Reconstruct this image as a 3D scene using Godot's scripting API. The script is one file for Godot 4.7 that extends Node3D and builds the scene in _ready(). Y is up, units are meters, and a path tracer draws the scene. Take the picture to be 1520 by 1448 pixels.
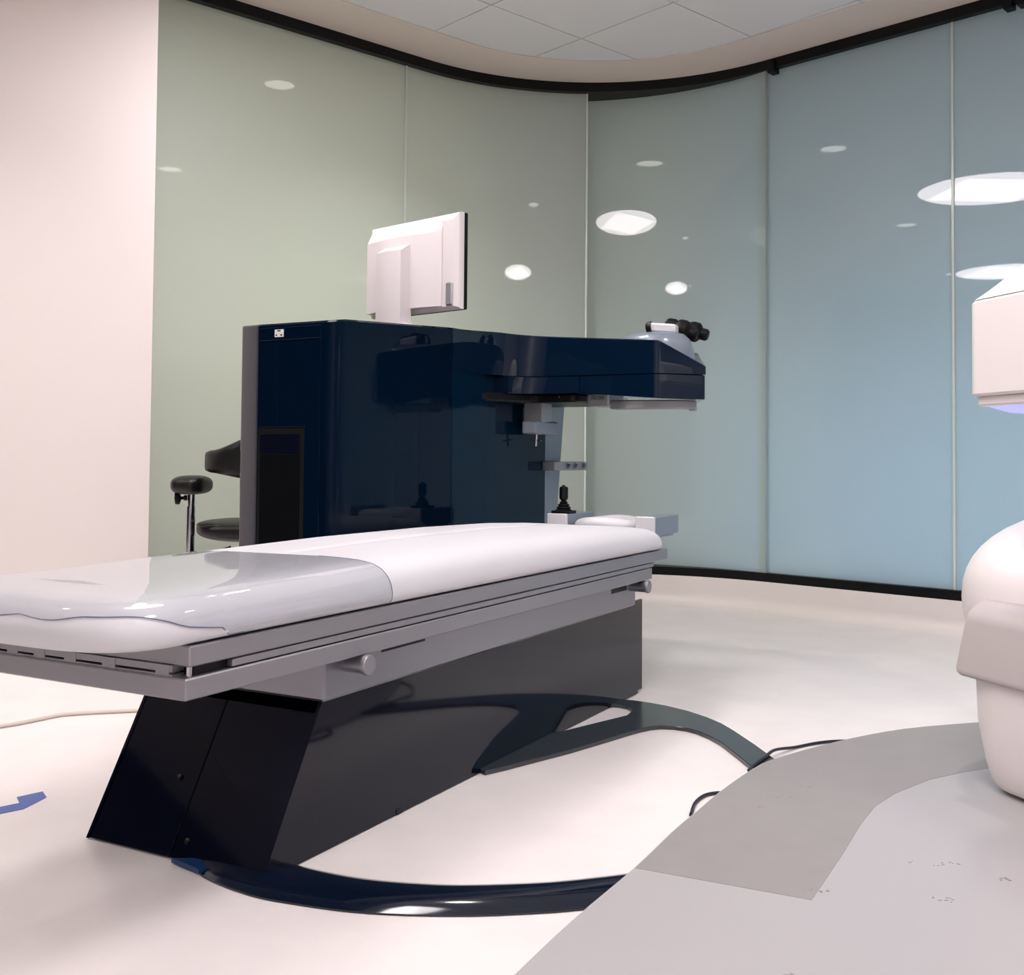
extends Node3D
# A laser eye surgery room: a treatment bed on a swivel foot, a navy laser console with an overhanging arm,
# a curved frosted glass partition and the edge of a second, white laser unit.
# Plan positions are written as (X to the right, Z away from the camera); p3() turns them into Godot's axes.

const TH := 0.49585                      # heading of the treatment bed
var US := sin(TH)
var UC := cos(TH)
var taken := {}
var M := {}

# ------------------------------------------------------------------ small helpers
func p3(x: float, h: float, z: float) -> Vector3:
	return Vector3(x, h, -z)

func b3(u: float, v: float, h: float) -> Vector3:          # u along the bed, v across it
	return Vector3(US * u + UC * v, h, -(UC * u - US * v))

func plan(u: float, v: float) -> Vector2:
	return Vector2(US * u + UC * v, UC * u - US * v)

func plans(a: Array) -> PackedVector2Array:
	var r := PackedVector2Array()
	for q in a:
		r.append(plan(q[0], q[1]))
	return r

func xz(a: Array) -> PackedVector2Array:
	var r := PackedVector2Array()
	for q in a:
		r.append(Vector2(q[0], q[1]))
	return r

func area2(p: PackedVector2Array) -> float:
	var s := 0.0
	for i in p.size():
		var a := p[i]
		var b := p[(i + 1) % p.size()]
		s += a.x * b.y - b.x * a.y
	return s / 2.0

func ccw(p: PackedVector2Array) -> PackedVector2Array:
	if area2(p) < 0.0:
		p.reverse()
	return p

func inset(p: PackedVector2Array, d: float) -> PackedVector2Array:
	var r := PackedVector2Array()
	var n := p.size()
	for i in n:
		var e0 := (p[i] - p[(i + n - 1) % n]).normalized()
		var e1 := (p[(i + 1) % n] - p[i]).normalized()
		var n0 := Vector2(-e0.y, e0.x)
		var n1 := Vector2(-e1.y, e1.x)
		var m := n0 + n1
		var l := m.length_squared()
		r.append(p[i] + (m * (2.0 * d / l) if l > 0.3 else n0 * d))
	return r

func rounded(p: PackedVector2Array, r: float, seg := 6) -> PackedVector2Array:
	p = ccw(p)
	var o := PackedVector2Array()
	var n := p.size()
	for i in n:
		var a := (p[(i + n - 1) % n] - p[i])
		var b := (p[(i + 1) % n] - p[i])
		var d := minf(r, minf(a.length(), b.length()) * 0.49)
		var pa := p[i] + a.normalized() * d
		var pb := p[i] + b.normalized() * d
		for k in seg + 1:
			var t := float(k) / seg
			o.append(pa * (1 - t) * (1 - t) + p[i] * 2 * t * (1 - t) + pb * t * t)
	return o

# a mesh is collected as loose triangles, counter-clockwise seen from outside
func tri(t: PackedVector3Array, a: Vector3, b: Vector3, c: Vector3) -> void:
	t.append(a); t.append(b); t.append(c)

func quad(t: PackedVector3Array, a: Vector3, b: Vector3, c: Vector3, d: Vector3) -> void:
	tri(t, a, b, c); tri(t, a, c, d)

func ring_at(p: PackedVector2Array, y) -> PackedVector3Array:
	var r := PackedVector3Array()
	for q in p:
		var h: float = y.call(q) if y is Callable else y
		r.append(Vector3(q.x, h, -q.y))
	return r

func between(t: PackedVector3Array, a: PackedVector3Array, b: PackedVector3Array) -> void:
	var n := a.size()
	for i in n:
		var j := (i + 1) % n
		quad(t, a[i], a[j], b[j], b[i])

func cap(t: PackedVector3Array, p: PackedVector2Array, r: PackedVector3Array, up: bool) -> void:
	var ix := Geometry2D.triangulate_polygon(p)
	for k in range(0, ix.size(), 3):
		var a := ix[k]
		var b := ix[k + 1]
		var c := ix[k + 2]
		var s := (p[b] - p[a]).cross(p[c] - p[a])
		if (s > 0) == up:
			tri(t, r[a], r[b], r[c])
		else:
			tri(t, r[a], r[c], r[b])

# upright prism over a plan outline; y0 and y1 are heights or functions of the plan point; bev chamfers the rims
func prism(p: PackedVector2Array, y0, y1, bev := 0.0, bev_low := -1.0) -> PackedVector3Array:
	p = ccw(p.duplicate())
	if bev_low < 0.0:
		bev_low = bev
	var t := PackedVector3Array()
	var low := ring_at(p, y0)
	var top := ring_at(p, y1)
	var pl := p
	var pt := p
	if bev_low > 0.0:
		pl = inset(p, bev_low)
		var l2 := ring_at(pl, y0)
		for i in low.size():
			low[i].y += bev_low
		between(t, l2, low)
		cap(t, pl, l2, false)
	else:
		cap(t, p, low, false)
	if bev > 0.0:
		pt = inset(p, bev)
		var t2 := ring_at(pt, y1)
		for i in top.size():
			top[i].y -= bev
		between(t, top, t2)
		cap(t, pt, t2, true)
	else:
		cap(t, p, top, true)
	between(t, low, top)
	return t

# box spanned by three edge vectors from a corner, chamfered
func block(o: Vector3, a: Vector3, b: Vector3, c: Vector3, bev := 0.003) -> PackedVector3Array:
	var t := PackedVector3Array()
	var s := [a.length(), b.length(), c.length()]
	var d := [a / s[0], b / s[1], c / s[2]]
	bev = minf(bev, 0.45 * minf(s[0], minf(s[1], s[2])))
	var mid := o + (a + b + c) / 2.0
	for ax in 3:
		for sg in [-1.0, 1.0]:
			var e: int = (ax + 1) % 3
			var f: int = (ax + 2) % 3
			var q := []
			for k in [[-1, -1], [1, -1], [1, 1], [-1, 1]]:
				q.append(mid + d[ax] * (s[ax] / 2 * sg) + d[e] * ((s[e] / 2 - bev) * k[0]) + d[f] * ((s[f] / 2 - bev) * k[1]))
			_out(t, q, mid)
	if bev > 0.0:
		for ax in 3:
			var e: int = (ax + 1) % 3
			var f: int = (ax + 2) % 3
			for k in [[-1, -1], [1, -1], [1, 1], [-1, 1]]:
				var l: Vector3 = d[ax] * (s[ax] / 2 - bev)
				var p1: Vector3 = mid + d[e] * (s[e] / 2 * k[0]) + d[f] * ((s[f] / 2 - bev) * k[1])
				var p2: Vector3 = mid + d[e] * ((s[e] / 2 - bev) * k[0]) + d[f] * (s[f] / 2 * k[1])
				_out(t, [p1 - l, p1 + l, p2 + l, p2 - l], mid)
		for kx in [-1, 1]:
			for ky in [-1, 1]:
				for kz in [-1, 1]:
					var ks := [kx, ky, kz]
					var q := []
					for ax in 3:
						var w := mid
						for m in 3:
							w += d[m] * ((s[m] / 2 - (0.0 if m == ax else bev)) * ks[m])
						q.append(w)
					_out(t, q, mid)
	return t

func _out(t: PackedVector3Array, q: Array, mid: Vector3) -> void:
	var n: Vector3 = (q[1] - q[0]).cross(q[2] - q[0])
	if n.dot(q[0] - mid) < 0.0:
		q.reverse()
	for k in range(1, q.size() - 1):
		tri(t, q[0], q[k], q[k + 1])

func bbox(u0: float, u1: float, v0: float, v1: float, h0: float, h1: float, bev := 0.003) -> PackedVector3Array:
	return block(b3(u0, v0, h0), b3(u1, v0, h0) - b3(u0, v0, h0), b3(u0, v1, h0) - b3(u0, v0, h0), Vector3(0, h1 - h0, 0), bev)

func xbox(x0: float, x1: float, z0: float, z1: float, h0: float, h1: float, bev := 0.0) -> PackedVector3Array:
	return block(p3(x0, h0, z0), Vector3(x1 - x0, 0, 0), Vector3(0, 0, -(z1 - z0)), Vector3(0, h1 - h0, 0), bev)

func loft(rings: Array, close_ends := true) -> PackedVector3Array:
	var t := PackedVector3Array()
	for i in rings.size() - 1:
		between(t, rings[i], rings[i + 1])
	if close_ends:
		for e in 2:
			var r: PackedVector3Array = rings[0] if e == 0 else rings[-1]
			var c := Vector3.ZERO
			for q in r:
				c += q
			c /= r.size()
			for i in r.size():
				var j := (i + 1) % r.size()
				if e == 0:
					tri(t, c, r[j], r[i])
				else:
					tri(t, c, r[i], r[j])
	return outward(t)

func outward(t: PackedVector3Array) -> PackedVector3Array:
	var vol := 0.0
	var o := t[0]
	for i in range(0, t.size(), 3):
		vol += (t[i] - o).dot((t[i + 1] - o).cross(t[i + 2] - o))
	if vol < 0.0:
		for i in range(0, t.size(), 3):
			var k := t[i + 1]
			t[i + 1] = t[i + 2]
			t[i + 2] = k
	return t

func tube(path: Array, r: float, seg := 8) -> PackedVector3Array:
	var rings := []
	var side := Vector3.UP
	for i in path.size():
		var d: Vector3 = (path[mini(i + 1, path.size() - 1)] - path[maxi(i - 1, 0)]).normalized()
		var a := d.cross(side)
		if a.length() < 0.05:
			a = d.cross(Vector3.RIGHT)
		a = a.normalized()
		var b := d.cross(a).normalized()
		var q := PackedVector3Array()
		for k in seg:
			var f := TAU * k / seg
			q.append(path[i] + (a * cos(f) + b * sin(f)) * r)
		rings.append(q)
	return loft(rings)

# profile: [radius, distance along axis]
func lathe(o: Vector3, axis: Vector3, prof: Array, seg := 24) -> PackedVector3Array:
	axis = axis.normalized()
	var a := axis.cross(Vector3.RIGHT if absf(axis.x) < 0.8 else Vector3.UP).normalized()
	var b := axis.cross(a)
	var rings := []
	for q in prof:
		var r := PackedVector3Array()
		for k in seg:
			var f := TAU * k / seg
			r.append(o + axis * q[1] + (a * cos(f) + b * sin(f)) * maxf(q[0], 0.0002))
		rings.append(r)
	return loft(rings)

func smooth(pts: Array, n := 8) -> Array:
	var o := []
	for i in pts.size() - 1:
		var a = pts[maxi(i - 1, 0)]
		var b = pts[i]
		var c = pts[i + 1]
		var d = pts[mini(i + 2, pts.size() - 1)]
		for k in n:
			o.append(b.cubic_interpolate(c, a, d, float(k) / n))
	o.append(pts[-1])
	return o

# normals: area-weighted over the faces at a point that bend by less than the crease angle
func mesh_of(t: PackedVector3Array, at: Vector3, crease := 38.0) -> ArrayMesh:
	var n := t.size() / 3
	var fn := PackedVector3Array()
	var un := PackedVector3Array()
	var around := {}
	for f in n:
		var x := (t[f * 3 + 1] - t[f * 3]).cross(t[f * 3 + 2] - t[f * 3])
		fn.append(x)
		un.append(x.normalized())
		for k in 3:
			var key := Vector3i((t[f * 3 + k] * 20000.0).round())
			if not around.has(key):
				around[key] = PackedInt32Array()
			around[key].append(f)
	var lim := cos(deg_to_rad(crease))
	var vs := PackedVector3Array()
	var ns := PackedVector3Array()
	for f in n:
		if fn[f].length_squared() < 1e-18:
			continue
		for k in [0, 2, 1]:
			var v := t[f * 3 + k]
			var s := Vector3.ZERO
			for g in around[Vector3i((v * 20000.0).round())]:
				if un[f].dot(un[g]) > lim:
					s += fn[g]
			vs.append(v - at)
			ns.append(s.normalized() if s.length_squared() > 1e-20 else un[f])
	var arr := []
	arr.resize(Mesh.ARRAY_MAX)
	arr[Mesh.ARRAY_VERTEX] = vs
	arr[Mesh.ARRAY_NORMAL] = ns
	var m := ArrayMesh.new()
	m.add_surface_from_arrays(Mesh.PRIMITIVE_TRIANGLES, arr)
	return m

func origin_of(n: Node) -> Vector3:
	var o := Vector3.ZERO
	while n != null and n != self:
		o += n.position
		n = n.get_parent()
	return o

func numbered(called: String) -> String:
	taken[called] = taken.get(called, -1) + 1
	return called if taken[called] == 0 else "%s_%03d" % [called, taken[called]]

func thing(called: String, at: Vector3, label: String, category: String, group := "", kind := "") -> Node3D:
	var o := Node3D.new()
	o.name = numbered(called)
	add_child(o)
	o.position = at
	mark(o, label, category, group, kind)
	return o

func mark(o: Node, label: String, category: String, group := "", kind := "") -> void:
	o.set_meta("label", label)
	o.set_meta("category", category)
	if group:
		o.set_meta("group", group)
	if kind:
		o.set_meta("kind", kind)

func part(parent: Node, called: String, t: PackedVector3Array, m: Material, crease := 38.0) -> MeshInstance3D:
	var o := MeshInstance3D.new()
	o.name = called
	o.mesh = mesh_of(t, origin_of(parent), crease)
	o.material_override = m
	o.cast_shadow = GeometryInstance3D.SHADOW_CASTING_SETTING_ON
	parent.add_child(o, true)
	return o

func single(called: String, t: PackedVector3Array, m: Material, label: String, category: String, group := "", kind := "") -> MeshInstance3D:
	var o := MeshInstance3D.new()
	o.name = numbered(called)
	o.mesh = mesh_of(t, Vector3.ZERO)
	o.material_override = m
	add_child(o, true)
	mark(o, label, category, group, kind)
	return o

func mat(c: Color, rough := 0.5, metal := 0.0, spec := 0.5) -> StandardMaterial3D:
	var m := StandardMaterial3D.new()
	m.albedo_color = c
	m.roughness = rough
	m.metallic = metal
	m.metallic_specular = spec
	return m

func rgb(r: int, g: int, b: int) -> Color:
	return Color8(r, g, b)

func grain(m: StandardMaterial3D, lo: float, size: float, freq: float, sd := 3) -> StandardMaterial3D:
	var n := FastNoiseLite.new()
	n.seed = sd
	n.frequency = freq
	n.fractal_octaves = 4
	var g := Gradient.new()
	g.set_color(0, Color(lo, lo, lo))
	g.set_color(1, Color(1, 1, 1))
	var tx := NoiseTexture2D.new()
	tx.width = 512
	tx.height = 512
	tx.seamless = true
	tx.noise = n
	tx.color_ramp = g
	m.albedo_texture = tx
	m.uv1_triplanar = true
	m.uv1_world_triplanar = true
	m.uv1_scale = Vector3.ONE / size
	return m

func glow(c: Color, e: float) -> StandardMaterial3D:
	var m := mat(Color(0.9, 0.9, 0.9), 0.6)
	m.emission_enabled = true
	m.emission = c
	m.emission_energy_multiplier = e
	return m

func area_light(at: Vector3, towards: Vector3, size: Vector2, c: Color, e: float, parent: Node = self) -> void:
	var l := AreaLight3D.new()
	l.name = "lamp_light"
	parent.add_child(l, true)
	l.area_size = size
	l.area_normalize_energy = true
	l.light_color = c
	l.light_energy = e
	l.area_range = 20.0
	l.area_attenuation = 2.0
	l.shadow_enabled = true
	var up := Vector3.UP if absf(towards.normalized().y) < 0.9 else Vector3.FORWARD
	l.position = at - origin_of(parent)
	l.basis = Basis.looking_at(towards, up)

# ------------------------------------------------------------------ camera, light, exposure
func set_up() -> void:
	var f := 1611.4
	var pitch := 0.03275
	var roll := -0.008326
	var cam := Camera3D.new()
	cam.name = "camera"
	add_child(cam)
	var cr := cos(roll)
	var sr := sin(roll)
	var cp := cos(pitch)
	var sp := sin(pitch)
	var right := Vector3(cr, -sr * cp, -sr * sp)
	var up := Vector3(sr, cr * cp, cr * sp)
	var fwd := Vector3(0, sp, -cp)
	cam.transform = Transform3D(Basis(right, up, -fwd), Vector3(0, 0.8, 0))
	cam.near = 0.05
	cam.far = 60.0
	cam.projection = Camera3D.PROJECTION_FRUSTUM
	cam.size = 2.0 * 724.0 / f * cam.near
	cam.frustum_offset = Vector2(0.0, -100.0 / f * cam.near)
	cam.current = true
	var we := WorldEnvironment.new()
	we.name = "environment"
	var e := Environment.new()
	e.background_mode = Environment.BG_COLOR
	e.background_color = Color(0.0, 0.0, 0.0)
	e.tonemap_mode = Environment.TONE_MAPPER_LINEAR
	e.tonemap_exposure = 1.3
	e.sdfgi_enabled = true
	e.ssao_enabled = true
	e.ssil_enabled = true
	we.environment = e
	add_child(we)

const LAMP := Color(1.0, 0.97, 0.978)
const LAMP_GLOW := 9.5
const LAMP_LIGHT := 0.6
const UNSEEN_DAY := Color(0.50, 0.77, 1.0)  # bluish tint for the right panes, from an unseen source behind them
const UNSEEN_DAY_LIGHT := 4.8
const UNSEEN_HALL := Color(1.0, 0.95, 0.80)  # warm tint for the left panes, from an unseen source behind them
const UNSEEN_HALL_LIGHT := 3.3

func make_materials() -> void:
	M.floor = grain(mat(rgb(238, 231, 228), 0.28, 0.0, 0.5), 0.965, 1.7, 0.012, 5)
	M.cove = mat(rgb(234, 226, 222), 0.38)
	M.wall = mat(rgb(231, 223, 220), 0.5, 0.0, 0.4)
	M.room = mat(rgb(236, 232, 228), 0.6)
	M.slate = mat(rgb(46, 50, 58), 0.6)
	M.plaster = mat(rgb(230, 216, 205), 0.7)
	M.tile = grain(mat(rgb(236, 234, 233), 0.85), 0.97, 0.35, 0.09, 9)
	M.slab = mat(rgb(225, 220, 216), 0.8)
	M.black = mat(rgb(9, 9, 10), 0.4, 0.0, 0.35)
	M.rubber = mat(rgb(11, 11, 12), 0.5, 0.0, 0.3)
	M.frost = mat(rgb(176, 188, 180), 0.015, 0.0, 0.62)
	M.frost.backlight_enabled = true
	M.frost.backlight = Color(0.8, 0.8, 0.8)
	M.seal = mat(rgb(214, 222, 214), 0.2)
	M.navy = mat(rgb(2, 17, 35), 0.025, 0.0, 0.22)
	M.navy2 = mat(rgb(3, 27, 46), 0.03, 0.0, 0.24)
	M.navy_arm = mat(rgb(4, 22, 42), 0.03, 0.0, 0.45)
	M.navy_base = mat(rgb(7, 11, 27), 0.06, 0.0, 0.36)
	M.foot = mat(rgb(6, 16, 34), 0.09, 0.0, 0.55)
	M.foot_sheen = mat(rgb(46, 49, 53), 0.18, 0.0, 0.6)  # the band's navy greyed: grazing reflection of the room put into the colour
	M.alu = mat(rgb(156, 155, 160), 0.40, 0.75)
	M.alu2 = mat(rgb(146, 147, 154), 0.32, 0.9)
	M.silver = mat(rgb(158, 159, 163), 0.36, 0.5)
	M.silver_panel = mat(rgb(128, 138, 150), 0.3, 0.2)
	M.chrome = mat(rgb(200, 200, 204), 0.08, 1.0)
	M.pad = mat(rgb(208, 207, 211), 0.42)
	M.film = mat(Color8(186, 191, 199, 80), 0.04, 0.0, 0.55)
	M.film.transparency = BaseMaterial3D.TRANSPARENCY_ALPHA
	M.film_edge = mat(rgb(92, 100, 128), 0.3)
	M.screen_white = mat(rgb(216, 209, 210), 0.45)
	M.leather = mat(rgb(16, 15, 15), 0.38, 0.0, 0.4)
	M.white_shell = mat(rgb(240, 233, 230), 0.35)
	M.grey_shell = mat(rgb(186, 178, 175), 0.45)
	M.plate = mat(rgb(174, 171, 172), 0.34)
	M.plate_dark = grain(mat(rgb(151, 146, 144), 0.4), 0.97, 1.3, 0.02, 15)
	M.tape = mat(rgb(72, 98, 168), 0.5)
	M.cable_white = mat(rgb(216, 205, 196), 0.5)
	M.cable_black = mat(rgb(26, 26, 40), 0.4)
	M.ink = mat(rgb(40, 40, 44), 0.6)
	M.label = mat(rgb(226, 228, 224), 0.5)
	M.blue_tape = mat(rgb(6, 50, 96), 0.35)
	var im := Image.create(64, 64, false, Image.FORMAT_RGB8)
	im.fill(Color8(13, 16, 19))
	for y in 64:
		for x in 64:
			var cx := fposmod(x - (8 if (y / 16) % 2 == 0 else 0), 16.0) - 8.0
			var cy := fposmod(y, 16.0) - 8.0
			if cx * cx + cy * cy < 26.0:
				im.set_pixel(x, y, Color8(4, 5, 6))
	M.mesh = mat(Color.WHITE, 0.5, 0.0, 0.12)
	M.mesh.albedo_texture = ImageTexture.create_from_image(im)
	M.mesh.uv1_triplanar = true
	M.mesh.uv1_scale = Vector3.ONE / 0.02

# ------------------------------------------------------------------ the glass partition's plan curve
var AL := atan2(0.88, 1.0)
var AR := atan2(-0.97, 1.0)
const CURVE := 1.35
const A0 := Vector2(-0.47446, 5.75583)
const A1 := Vector2(1.35733, 5.71139)
const CEN := Vector2(0.41738, 4.74237)

# point of the curve at arc length s (0 where the left straight ends), moved off towards the room by d
func on_curve(s: float, d := 0.0) -> Vector2:
	var turn := AL - AR
	var arc := CURVE * turn
	if s < 0.0:
		var t := Vector2(cos(AL), sin(AL))
		return A0 + t * s + Vector2(t.y, -t.x) * d
	if s > arc:
		var t := Vector2(cos(AR), sin(AR))
		return A1 + t * (s - arc) + Vector2(t.y, -t.x) * d
	var a := AL - s / CURVE
	var n := Vector2(sin(a), -cos(a))
	return CEN - n * (CURVE - d)

func band(s0: float, s1: float, d0: float, d1: float, step := 0.06) -> PackedVector2Array:
	var n := maxi(2, int((s1 - s0) / step))
	var p := PackedVector2Array()
	for i in n + 1:
		p.append(on_curve(lerpf(s0, s1, float(i) / n), d1))
	for i in n + 1:
		p.append(on_curve(lerpf(s1, s0, float(i) / n), d0))
	return p

func curved(s0: float, s1: float, d0: float, d1: float, h0: float, h1: float, step := 0.06) -> PackedVector3Array:
	var t := PackedVector3Array()
	var n := maxi(2, int((s1 - s0) / step))
	var rings := []
	for i in n + 1:
		var s := lerpf(s0, s1, float(i) / n)
		var a := on_curve(s, d0)
		var b := on_curve(s, d1)
		rings.append(PackedVector3Array([p3(a.x, h0, a.y), p3(b.x, h0, b.y), p3(b.x, h1, b.y), p3(a.x, h1, a.y)]))
	t = loft(rings)
	return t

func turned(t: PackedVector3Array, about: Vector2, ang: float) -> PackedVector3Array:
	var c := Vector3(about.x, 0, -about.y)
	for i in t.size():
		t[i] = (t[i] - c).rotated(Vector3.UP, ang) + c
	return t

func build_shell() -> void:
	# floor, side walls, slab
	single("floor", xbox(-6.6, 6.1, -4.1, 8.3, -0.1, 0.0), M.floor, "pale pinkish white vinyl floor of the treatment room", "floor", "", "structure")
	single("unseen_wall_left", xbox(-6.6, -6.5, -4.1, 8.3, 0.0, 3.1), M.slate, "unseen side wall, kept dark for the reflections in the navy faces", "wall", "", "structure")  # out of view; dark tone chosen to darken reflections in console and pedestal
	single("wall_right", xbox(6.0, 6.1, -4.1, 8.3, 0.0, 3.1), M.room, "white side wall where the glass partition ends", "wall", "", "structure")
	single("wall_front", xbox(-6.5, 6.0, -4.1, -4.0, 0.0, 3.1), M.room, "white wall opposite the glass partition", "wall", "", "structure")
	single("wall_corridor", xbox(-6.5, 6.0, 8.2, 8.3, 0.0, 3.1), M.room, "white corridor wall hidden behind the frosted glass", "wall", "", "structure")
	single("wall_panel", prism(xz([[-6.5, 4.45], [-1.482, 4.45], [-1.61, 4.72], [-6.5, 4.72]]), 0.0, 2.93), M.wall, "plain white wall with a clean vertical edge left of the glass", "wall", "", "structure")

	# ceiling: plaster margin along the glass, tiles set inside it, slab above
	var ceil := thing("ceiling", Vector3.ZERO, "white suspended ceiling with square tiles and a plaster margin", "ceiling", "", "structure")
	part(ceil, "slab", xbox(-6.6, 6.1, -4.1, 8.3, 2.96, 3.1), M.slab)
	var field := PackedVector2Array()
	for i in 61:
		field.append(on_curve(lerpf(-1.9, 4.4, i / 60.0), 0.36))
	var right_end := field[60]
	var left_end := field[0]
	field.append(Vector2(right_end.x, 1.4))
	field.append(Vector2(left_end.x, 1.4))
	field = ccw(field)
	# margin around the tile field, in four pieces
	part(ceil, "margin", prism(band(-2.9, 6.6, -0.1, 0.36), 2.91, 2.97), M.plaster)
	part(ceil, "plaster_field", xbox(-6.5, left_end.x, -4.0, 8.2, 2.912, 2.97), M.slab)
	part(ceil, "plaster_field", xbox(right_end.x, 6.0, -4.0, 8.2, 2.912, 2.97), M.slab)
	part(ceil, "plaster_field", xbox(left_end.x, right_end.x, -4.0, 1.4, 2.912, 2.97), M.slab)
	var far := PackedVector2Array()
	for i in 61:
		far.append(on_curve(lerpf(-1.9, 4.4, i / 60.0), -0.1))
	far.append(Vector2(right_end.x, 8.2))
	far.append(Vector2(left_end.x, 8.2))
	part(ceil, "plaster_field", prism(far, 2.914, 2.97), M.slab)
	var e1 := Vector2(0.743, 0.669)
	var e2 := Vector2(-0.669, 0.743)
	for i in range(-9, 10):
		for j in range(-9, 6):
			var a := 3.28 + 0.6 * i
			var b := 3.81 + 0.6 * j
			var g := 0.0022
			var q := PackedVector2Array()
			for k in [[g, g], [0.6 - g, g], [0.6 - g, 0.6 - g], [g, 0.6 - g]]:
				q.append(e1 * (a + k[0]) + e2 * (b + k[1]))
			for piece in Geometry2D.intersect_polygons(q, field):
				var s := inset(ccw(piece), 0.0012)
				if area2(s) > 0.004:
					part(ceil, "ceiling_tile", prism(s, 2.913, 2.935), M.tile)

	# the partition
	var arc := CURVE * (AL - AR)
	var glass := thing("wall_back", Vector3.ZERO, "curved partition of tall frosted glass panes between black tracks", "wall", "", "structure")
	part(glass, "top_track", curved(-1.74, 6.4, -0.15, 0.03, 2.858, 2.91), M.black)
	part(glass, "bottom_track", curved(-1.74, 6.4, -0.15, 0.03, 0.152, 0.197), M.black)
	var cuts := [-1.72, -0.125, 0.968, 1.985, arc + 0.965, arc + 2.0, arc + 3.03, arc + 4.06]
	for i in cuts.size() - 1:
		var back := 0.05 if i == 2 else 0.0
		var t := curved(cuts[i] + (-0.03 if i == 2 else 0.006), cuts[i + 1] - 0.006, -0.022 - back, -0.01 - back, 0.19, 2.865, 0.03)
		if i == 2:                                           # this sliding pane hangs a little askew in its track
			t = turned(t, on_curve((cuts[2] + cuts[3]) / 2.0), -0.155)
		part(glass, "pane", t, M.frost, 20.0)
		if i > 0:
			part(glass, "joint_seal", curved(cuts[i] - 0.0055, cuts[i] + 0.0055, -0.02, -0.004, 0.197, 2.858, 0.01), M.seal)
	for s in [cuts[3] + 0.06, cuts[4] + 0.27, cuts[4] + 0.33]:
		part(glass, "track_clip", curved(s - 0.018, s + 0.018, -0.01, 0.045, 2.832, 2.90, 0.02), M.black)
	# coved vinyl upstand under the partition
	var prof := [[-0.16, 0.0], [-0.16, 0.152], [0.034, 0.152], [0.036, 0.149], [0.036, 0.07]]
	for k in 7:
		var f := PI / 2.0 * k / 6.0
		prof.append([0.036 + 0.06 * (1.0 - cos(f)), 0.07 - 0.068 * sin(f)])
	prof.append([0.1, 0.0])
	var rings := []
	for i in 131:
		var s := lerpf(-1.74, 6.4, i / 130.0)
		var r := PackedVector3Array()
		for q in prof:
			var c := on_curve(s, q[0])
			r.append(p3(c.x, q[1], c.y))
		rings.append(r)
	single("baseboard_back", loft(rings), M.cove, "pinkish vinyl upstand coved into the floor below the glass", "baseboard", "", "structure")

	# raised floor plate of the second laser and its darker inlay
	var edge := [[0.007, 1.657], [0.109, 1.859], [0.237, 2.089], [0.346, 2.304], [0.407, 2.413], [0.497, 2.575], [0.607, 2.748], [0.69, 2.847], [0.899, 3.02], [1.138, 3.168], [1.4, 3.257]]
	var e := []
	for q in edge:
		e.append(Vector2(q[0], q[1]))
	e = smooth(e, 4)
	var outline := PackedVector2Array([Vector2(-0.75, -0.6), Vector2(-0.45, 0.5)])
	for q in e:
		outline.append(q)
	outline.append_array(PackedVector2Array([Vector2(2.3, 3.40), Vector2(3.4, 3.2), Vector2(3.4, -0.6)]))
	var plate := thing("floor_plate", Vector3(0.8, 0, -1.6), "light grey raised floor plate with a darker grey curved band", "floor plate", "", "structure")
	part(plate, "plate", prism(outline, 0.0, 0.02, 0.003, 0.0), M.plate)
	var inl := [[0.536, 1.942], [0.656, 2.161], [0.757, 2.352], [0.824, 2.465], [0.903, 2.56], [1.024, 2.669], [1.133, 2.734], [1.228, 2.777], [1.7, 2.88], [2.25, 2.93], [2.25, 3.385]]
	var d := PackedVector2Array()
	for q in inl:
		d.append(Vector2(q[0], q[1]))
	for i in range(e.size() - 1, 7, -1):
		d.append(e[i] + Vector2(0.004, -0.004))
	part(plate, "inlay_band", prism(d, 0.019, 0.0206), M.plate_dark)
	# scuffs worn into the plate: small flecks of dark rubber
	var rng := RandomNumberGenerator.new()
	rng.seed = 77
	var sp := PackedVector3Array()
	for c in [[0.55, 1.985, 0.018], [0.83, 2.12, 0.02], [0.93, 2.04, 0.014], [0.43, 1.66, 0.012], [0.415, 1.57, 0.014], [0.70, 2.60, 0.012], [0.56, 2.45, 0.01], [0.62, 2.52, 0.012], [0.77, 1.95, 0.01]]:
		for k in 9:
			var o := Vector2(c[0] + rng.randfn(0, c[2]), c[1] + rng.randfn(0, c[2] * 0.45))
			var l := rng.randf_range(0.001, 0.0042)
			var w := rng.randf_range(0.0004, 0.0009)
			var a := rng.randf_range(-0.5, 0.3)
			var dx := Vector2(cos(a), sin(a)) * l
			var dy := Vector2(-sin(a), cos(a)) * w
			sp.append_array(prism(PackedVector2Array([o - dx, o - dy, o + dx, o + dy]), 0.0195, 0.0209))
	var sm := part(plate, "scuff_marks", sp, mat(rgb(158, 151, 149), 0.6))
	sm.set_meta("kind", "stuff")

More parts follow.
